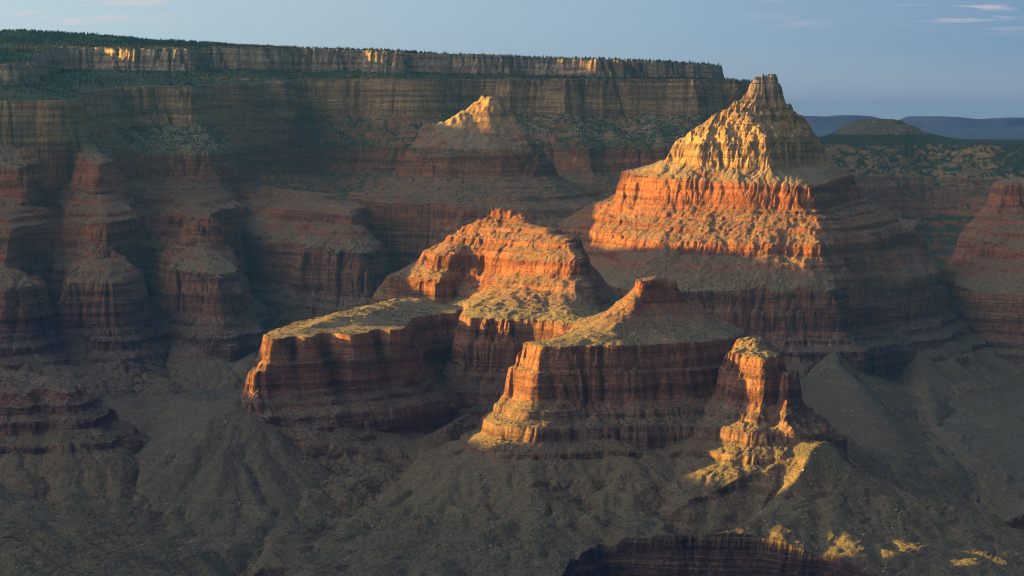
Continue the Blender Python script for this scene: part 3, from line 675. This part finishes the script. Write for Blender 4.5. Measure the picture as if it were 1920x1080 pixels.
far_mesa('long pale blue mesa on the horizon beyond the dome', [(1660, 240), (1690, 229), (1712, 224), (1725, 218), (1760, 218), (1790, 221), (1830, 225), (1880, 222), (1920, 220), (2100, 222), (2300, 240)], 60000, 4000)

# ------------------------------------------------------------------ unseen ridge and clouds added west of the view to shade most of the canyon
ta, te = math.tan(R(SUN_AZ)), math.tan(R(SUN_EL)) / math.cos(R(SUN_AZ))
def add_blocker_ridge():  # unseen crest, its heights set by where the shade should end
    X0 = -3700.0
    sky_line = [(6300, -800), (7330, -900), (7400, -1195), (7550, -1185), (7630, -930), (7790, -930), (7870, -1095), (8030, -1095), (8050, -1150), (8320, -1165), (8400, -1030),
                (8820, -1010), (9300, -980), (9900, -900), (10300, -720), (10700, -560), (11150, -460), (11330, -440), (11550, -520), (11700, -560), (12100, -560), (12800, -450)]
    yy = np.arange(6300, 12600, 25.0); zz = np.interp(yy, [a for a, b in sky_line], [b for a, b in sky_line]) + fbm(yy, yy * 0, 180, 5, 4) * 22
    y = yy + ta * X0; z = zz - te * X0
    V = []; prof = [(-1500, None, -1700), (-700, .45, 0), (-150, .80, 0), (-60, .97, 0), (0, 1, 0), (60, .97, 0), (150, .80, 0), (700, .45, 0), (1200, None, -1700)]
    for dx, f, zb in prof:
        h = np.full_like(z, -1700.) if f is None else -1700 + (z + 1700) * f
        V.append(np.stack([X0 + dx + fbm(y, y * 0 + dx, 300, 7, 3) * 60 * (f != 1), y, h], -1))
    n = len(y); q = [(r * n + i, (r + 1) * n + i, (r + 1) * n + i + 1, r * n + i + 1) for r in range(len(prof) - 1) for i in range(n - 1)]
    V = np.concatenate(V)
    o = mesh_obj('sun_blocker_ridge', V, q, M_ROCK, None, True, {'stratum': np.interp(V[:, 2], S_Z[:, 0], np.arange(11)), 'scrub': np.full(len(V), .25)})
    tag(o, 'unseen rock ridge added west of the sunlit buttes to cast shade', 'ridge', 'structure')
add_blocker_ridge()

M_CLOUD = simple_mat('cloud_white', (.80, .80, .80), 1.0, .05, .002)
def sun_blocker_clouds():  # unseen puffs, arranged to block the sun except at chosen gaps
    import bmesh
    bm = bmesh.new(); bmesh.ops.create_icosphere(bm, subdivisions=2, radius=1.0)
    bv = np.array([v.co[:] for v in bm.verts]); bf = np.array([[v.index for v in f.verts] for f in bm.faces]); bm.free()
    X0 = -14000.0; r = np.random.default_rng(3); V = []; Q = []; k = 0
    HOLES = []                                        # gaps through which the sun reaches the far cliffs
    for px, Yt, zt, hw, hh in ((918, 13950, 45, 25, 130), (190, 14900, 445, 70, 45), (330, 14700, 430, 95, 50), (350, 14350, 260, 45, 60), (722, 15220, 420, 75, 55), (1140, 15420, 400, 90, 35), (640, 15180, 420, 25, 40)):
        xt = (px - 960) / F * Yt; HOLES.append((Yt - ta * xt, zt + te * xt, hw + 35, hh + 35))
    for y0 in np.arange(12270, 17400, 150.0):
        for z0 in np.arange(-1250, 1000, 150.0):
            a, b = y0 + r.uniform(-50, 50), z0 + r.uniform(-50, 50)
            rad = r.uniform(150, 230)
            for hy, hz, hw, hh in HOLES:
                ex, ez = max(abs(a - hy) - hw, 0), max(abs(b - hz) - hh, 0)
                rad = min(rad, math.hypot(ex, ez) - 5)
            if rad < 35: continue
            t = r.uniform(-900, 900)
            c = np.array([X0 + t, a + ta * (X0 + t), b - te * (X0 + t)])
            V.append(bv * rad * np.array([1.3, 1, 1]) + c); Q.append(bf + k); k += len(bv)
    for y0 in np.arange(-4200, 12300, 330.0):         # and to the south and above: only one low gap lets the sun through
        for z0 in np.arange(-900, 1900, 330.0):
            a, b = y0 + r.uniform(-60, 60), z0 + r.uniform(-60, 60); rad = r.uniform(330, 420)
            if a + rad > 7100: rad = min(rad, b - 560)
            if rad < 120: continue
            t = r.uniform(-900, 900)
            V.append(bv * rad * np.array([1.3, 1, 1]) + np.array([X0 + t, a + ta * (X0 + t), b - te * (X0 + t)])); Q.append(bf + k); k += len(bv)
    X1 = -27000.0
    for y0 in np.arange(17600, 100000, 950.0):        # more unseen puffs farther north, added to shade the far desert
        for z0 in np.arange(-300 if y0 < 30000 else 500, 4000, 950.0):
            a, b = y0 + r.uniform(-200, 200), z0 + r.uniform(-100, 200); t = r.uniform(-900, 900)
            V.append(bv * r.uniform(800, 1050) * np.array([1.3, 1, .8]) + np.array([X1 + t, a + ta * (X1 + t), b - te * (X1 + t)])); Q.append(bf + k); k += len(bv)
    V = np.concatenate(V); V = V + fbm(V[:, 0] + V[:, 2], V[:, 1] - V[:, 2], 120, 5, 2)[:, None] * 18
    tag(mesh_obj('sun_blocker_clouds', V, np.concatenate(Q), M_CLOUD, None, True), 'unseen bank of cloud puffs added in the western sky to shade the canyon', 'cloud', 'structure')
sun_blocker_clouds()

# ------------------------------------------------------------------ air
def haze(density):
    x0, x1, y0, y1, z0, z1 = -9500, 60000, -4000, 124000, -1760, 700
    V = [(x, y, z) for z in (z0, z1) for y in (y0, y1) for x in (x0, x1)]
    q = [(0, 2, 3, 1), (4, 5, 7, 6), (0, 1, 5, 4), (2, 6, 7, 3), (0, 4, 6, 2), (1, 3, 7, 5)]
    m = bpy.data.materials.new('haze_air'); m.use_nodes = True; t = m.node_tree; t.nodes.clear()
    v = N(t, 'ShaderNodeVolumePrincipled'); v.inputs['Density'].default_value = density; v.inputs['Color'].default_value = (.10, .38, .82, 1); v.inputs['Anisotropy'].default_value = .25
    o = N(t, 'ShaderNodeOutputMaterial'); t.links.new(v.outputs[0], o.inputs['Volume'])
    tag(mesh_obj('haze', V, q, m), 'thin blue haze filling the canyon air', 'haze', 'stuff')
haze(8e-6)
sc.cycles.volume_bounces = 1
sc.cycles.max_bounces = 6
sc.cycles.filter_width = 1.0
